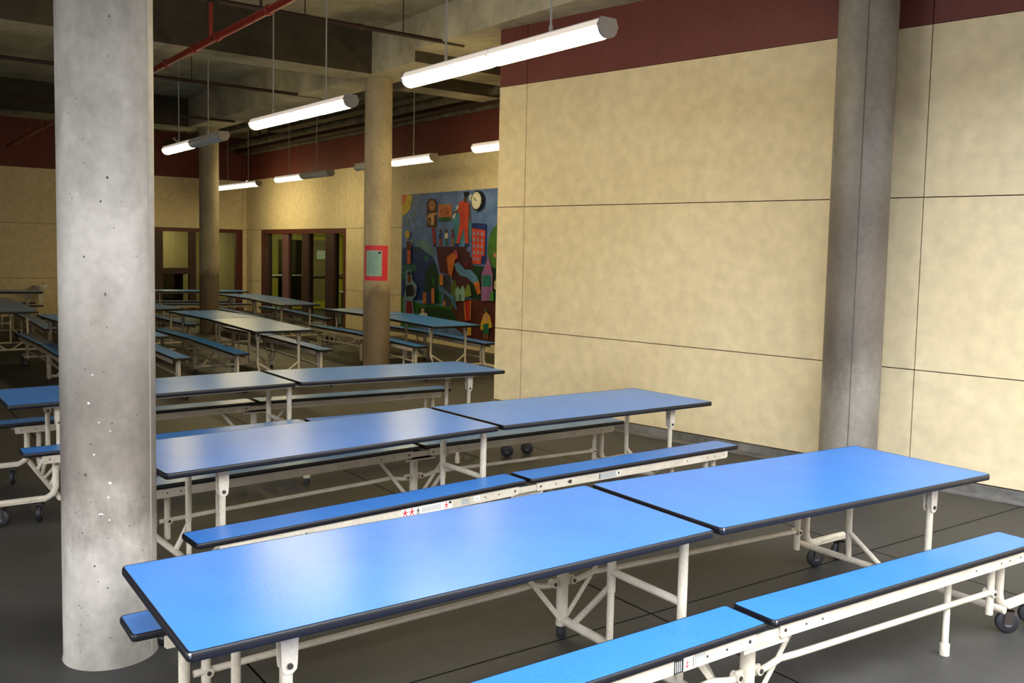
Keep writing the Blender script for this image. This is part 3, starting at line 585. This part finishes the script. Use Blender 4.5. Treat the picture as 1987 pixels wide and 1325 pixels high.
# vestibule behind the glass: a lobby whose yellow-green doors face the hall
vb = MB()
vb.box(-3.35, -.02, -1.9, -1.8, 0, 2.8, 0, bwl); vb.box(-3.45, -3.35, -1.9, 6.2, 0, 2.8, 0, bwl); vb.box(-3.35, -.30, 6.1, 6.2, 0, 2.8, 0, bwl)
vb.box(-3.35, -.27, -1.8, 6.1, 2.6, 2.7, 0, bwl); vb.box(-3.35, -.27, -1.8, 6.1, -.05, -.001, 1, bwl)
vb.box(-3.35, -2.86, -.06, .04, 0, 2.6, 0, bwl); vb.box(-2.86, -.27, -.06, .04, 2.08, 2.6, 0, bwl); vb.box(-.50, -.27, -.06, .04, 0, 2.08, 0, bwl)
struct(vb.build('wall_vestibule', [m_room, m_floor]))
V0 = Vector(bwl(-1.65, 0, 0))
def vl_(s, t, z): return tuple(Vector(bwl(s, t, z)) - V0)
vd = thing('vestibule_doors', 'yellow-green framed pair of doors with steel push bars behind the far glass', 'door', tuple(V0))
q = MB()
for a, b, c, d in ((-.60, -.51, 0, 2.07), (-2.85, -2.72, 0, 2.07), (-1.70, -1.60, 0, 2.0), (-2.85, -.51, 2.0, 2.07)): q.box(a, b, -.04, .07, c, d, 0, vl_)
q.build('door_frame', m_green, vd)
for a, b, panel in ((-1.59, -.61, False), (-2.71, -1.71, True)):
    q = MB(); l_, r_ = (.07, .24) if not panel else (.20, .12)
    q.box(b-r_, b, -.02, .025, .02, 1.98, 0, vl_); q.box(a, a+l_, -.02, .025, .02, 1.98, 0, vl_); q.box(a+l_, b-r_, -.02, .025, 1.86, 1.98, 0, vl_); q.box(a+l_, b-r_, -.02, .025, .02, .22, 0, vl_)
    lf = q.build('door_leaf', m_green, vd)
    q = MB(); q.box(a+l_, b-r_, -.004, .004, .22, 1.86, 0, vl_); q.build('panel', m_doorp if panel else m_glassd, lf)
    q = MB(); q.tube([vl_(a+.03, .085, .92), vl_(b-.03, .085, .92)], .022, 10); q.box(a+.01, a+.11, .025, .10, .88, .97, 0, vl_); q.box(b-.11, b-.01, .025, .10, .88, .97, 0, vl_); q.build('push_bar', m_steel, lf)
q = MB(); q.box(-2.24, -1.96, .0045, .007, 1.36, 1.59, 0, vl_); pp = q.build('notice', m_paper); pp.location = V0; tag(pp, 'pale paper notice taped to the door behind the far glass', 'notice')
S0 = Vector(rw(4.3, -.6, 0))
def sl_(s, t, z): return tuple(Vector(rw(s, t, z)) - S0)
q = MB(); q.box(4.00, 4.62, -.75, -.42, .66, .69, 0, sl_)
for a in (4.02, 4.56):
    for t in (-.73, -.47): q.box(a, a+.04, t, t+.03, 0, .66, 0, sl_)
sd = q.build('side_table', m_paper); sd.location = S0; tag(sd, 'small pale table standing behind the right end of the far glass', 'table')
B0 = Vector(bwl(-1.2, -1.2, 0))
def cl_(s, t, z): return tuple(Vector(bwl(s, t, z)) - B0)
q = MB(); q.box(-1.55, -.75, -1.5, -1.0, 0, .72, 0, cl_); q.box(-1.58, -.72, -1.53, -.97, .72, .75, 0, cl_); q.box(-1.52, -1.17, -.999, -.985, .05, .68, 0, cl_); q.box(-1.13, -.78, -.999, -.985, .05, .68, 0, cl_)
cb = q.build('cabinet', m_cabin); cb.location = B0; tag(cb, 'low dark cabinet inside the room behind the yellow-green doors', 'cabinet')
for nm, loc, en in (('vestibule_light', bwl(-1.8, 2.2, 2.55), 60), ('inner_room_fill', bwl(-1.6, -1.0, 2.55), 10)):  # inner room lamp is unseen, added to brighten that room
    vl = bpy.data.lights.new(nm, 'AREA'); vl.shape = 'RECTANGLE'; vl.size = .6; vl.size_y = .6; vl.energy = en; vl.color = (1, .95, .72)
    vo = bpy.data.objects.new(nm, vl); C.objects.link(vo); vo.location = loc

# ---------------- glazed opening in the back wall (window_1) ----------------
wn_ = bpy.data.objects.new('window_1', None); C.objects.link(wn_); struct(wn_)
fm = MB(); fm.box(BA, BB, -.12, .02, HT-.08, HT, 0, bwl); fm.box(BA, BA+.16, -.12, .02, 0, HT-.08, 0, bwl); fm.box(BB-.1, BB, -.12, .02, 0, HT-.08, 0, bwl); fm.box(BA+.16, BB-.1, -.12, .02, 0, .08, 0, bwl)
fm.build('window_frame', m_frame, wn_)
for a, b in ((1.30, 1.46), (2.10, 2.30)):
    q = MB(); q.box(a, b, -.11, .01, .08, HT-.08, 0, bwl); q.build('glazing_upright', m_frame2, wn_)
q = MB(); q.box(1.46, 2.10, -.10, 0, .95, 1.10, 0, bwl); q.build('transom', m_frame2, wn_)
for a, b in ((.27, 1.30), (1.46, 2.10), (2.30, 3.8)):
    q = MB(); q.box(a, b, -.052, -.046, .08, HT-.08, 0, bwl); q.build('pane', m_glass, wn_)
vb = MB()
vb.box(.02, 4.4, -3.1, -3.0, 0, 2.8, 0, bwl); vb.box(.0, .08, -3.1, -.25, 0, 2.8, 0, bwl); vb.box(4.4, 4.5, -3.1, -.25, 0, 2.8, 0, bwl); vb.box(.08, 4.4, -3.0, -.25, 2.5, 2.6, 0, bwl); vb.box(.08, 4.4, -3.0, -.25, -.05, -.001, 1, bwl)
struct(vb.build('wall_office', [m_room, m_floor]))
vl = bpy.data.lights.new('office_fill', 'AREA'); vl.shape = 'RECTANGLE'; vl.size = .6; vl.size_y = .3; vl.energy = 60; vl.color = (1, .93, .74)  # unseen fill lamp, added to brighten the room behind the glass
vo = bpy.data.objects.new('office_fill', vl); C.objects.link(vo); vo.location = bwl(1.6, -2.0, 2.45)
q = MB(); o0 = Vector(bwl(0, 0, 0))
def bl(s, t, z): return tuple(Vector(bwl(s, t, z))-o0)
q.box(1.30, 2.3, -1.5, -1.0, 0, .90, 0, bl); q.box(1.25, 2.35, -1.55, -.95, .90, .93, 0, bl); q.box(1.35, 1.77, -.999, -.985, .05, .85, 0, bl); q.box(1.82, 2.25, -.999, -.985, .05, .85, 0, bl)
cb = q.build('cabinet', m_cabin); cb.location = o0; tag(cb, 'dark cabinet standing behind the back wall glass', 'cabinet')

# ---------------- mural ----------------
mats = []; idx = {}; mm = MB()
MS0, MS1, MZ0, MZ1 = 8.00, 11.12, .19, 2.69
ms_o = Vector(rw(MS0, 0, 0))
def ml(a, t, b):
    p = Vector(rw(MS0+(MS1-MS0)*a/1000, t, MZ0+(MZ1-MZ0)*b/1000)) - ms_o
    return tuple(p)
mm.box(0, 1000, 0, .004, 0, 1000, 0, lambda a, t, b: ml(a, t, b))
def mural_mat(c):
    if c not in idx:
        idx[c] = len(mats); dk = tuple(int(x*.8) for x in c)
        mats.append(mottled('mural_paint', c, dk, 5, .6, .3, 6, 40, 0))
    return idx[c]
mural_mat((88, 118, 182))
for i, (r_, g_, b_, pts) in enumerate(MURAL):
    t = .0045+.0003*i
    mm.add([ml(a, t, b) for a, b in pts], [tuple(range(len(pts)))], mural_mat((r_, g_, b_)))
mo = mm.build('wall_mural', mats); mo.location = ms_o
tag(mo, 'large childlike mural of people, hills, sun and houses on the far cream wall', 'mural')
# clock hanging over the mural
ck = thing('wall_clock', 'round white clock with black rim hanging on the mural', 'clock', rw(10.60, .05, 2.50))
ck.rotation_euler = (0, 0, 0)
nv = N1
q = MB(); q.lathe((0, 0, 0), nv, [(.150, -.005), (.162, 0), (.162, .045), (.150, .052), (.138, .045)], 36); q.build('rim', m_rubber, ck)
q = MB(); q.lathe(tuple(nv*.044), nv, [(.140, 0), (.140, .003)], 36, 0, False); q.build('clock_face', mat('clock_face_white', (222, 220, 208), .3, .5), ck)
q = MB(); bz = nv*.0475
def cpt(a, r): return D1*(r*sin(rad(a))) + Vector((0, 0, r*cos(rad(a))))
for k in range(12):
    a = k*30; q.strap(tuple(cpt(a, .112)+bz), tuple(cpt(a, .130)+bz), .008, .002, tuple(nv))
q.build('hour_marks', m_ink, ck)
for a, L, ww in ((-52, .11, .008), (-62, .07, .012)):
    q = MB(); q.strap(tuple(cpt(a+180, .02)+nv*.051), tuple(cpt(a, L)+nv*.051), ww, .002, tuple(nv)); q.build('hand', m_ink, ck)

# red framed notice wrapped on the middle column
def wrap(mb, cx, cy, r, a0, a1, z0, z1, mi=0, n=10):
    vs = []
    for k in range(n+1):
        a = rad(a0+(a1-a0)*k/n)
        for rr in (r, r+.0015):
            for z in (z0, z1): vs.append((cx+rr*cos(a), cy+rr*sin(a), z))
    for k in range(n):
        o = k*4; p = o+4
        mb.add([vs[i] for i in (o, o+1, o+2, o+3, p, p+1, p+2, p+3)], [(2, 3, 7, 6), (0, 4, 5, 1), (1, 5, 7, 3), (0, 2, 6, 4), (0, 1, 3, 2), (4, 6, 7, 5)], mi, False)
aim = math.degrees(math.atan2(-11.76, -4.07))
nb = thing('framed_notice', 'teal printed notice on red backing wrapped round the middle column', 'notice', (4.07, 11.76, 0))
q = MB(); wrap(q, 0, 0, .1785, aim-66, aim+50, 1.255, 1.715); q.build('backing', m_redp, nb)
q = MB(); wrap(q, 0, 0, .1803, aim-50, aim+20, 1.315, 1.650); q.build('sheet', m_teal, nb)
q = MB()
random.seed(5)
for k in range(13):
    z = 1.615-.022*k; wrap(q, 0, 0, .1820, aim-44, aim-44+random.uniform(30, 52), z, z+.006, 0, 6)
wrap(q, 0, 0, .1820, aim+4, aim+15, 1.608, 1.635, 1, 4)
q.build('printed_lines', [mat('faint_teal_print', (96, 128, 132), .6, .2), m_ink], nb)

# drinking fountain on the back wall
ft = thing('drinking_fountain', 'small white drinking fountain on the back wall, far left', 'drinking fountain', bwl(4.85, 0, 0))
f0 = Vector(bwl(4.85, 0, 0))
def fw(s, t, z): return tuple(Vector(bwl(4.85+s, t, z))-f0)
q = MB(); q.lathe(fw(0, .17, .60), (0, 0, 1), [(.06, -.10), (.11, -.04), (.145, .06), (.150, .09), (.135, .095), (.10, .07)], 24); q.box(-.14, .14, 0, .16, .56, .69, 0, fw); q.build('basin', m_porc, ft)
q = MB(); q.tube([fw(-.07, .10, .68), fw(-.07, .10, .74), fw(-.05, .13, .755)], .012, 10); q.build('spout', m_steel, ft)
q = MB(); q.box(-.05, .05, .1, .2, .28, .52, 0, fw); q.build('waste_pipe', m_porc, ft)
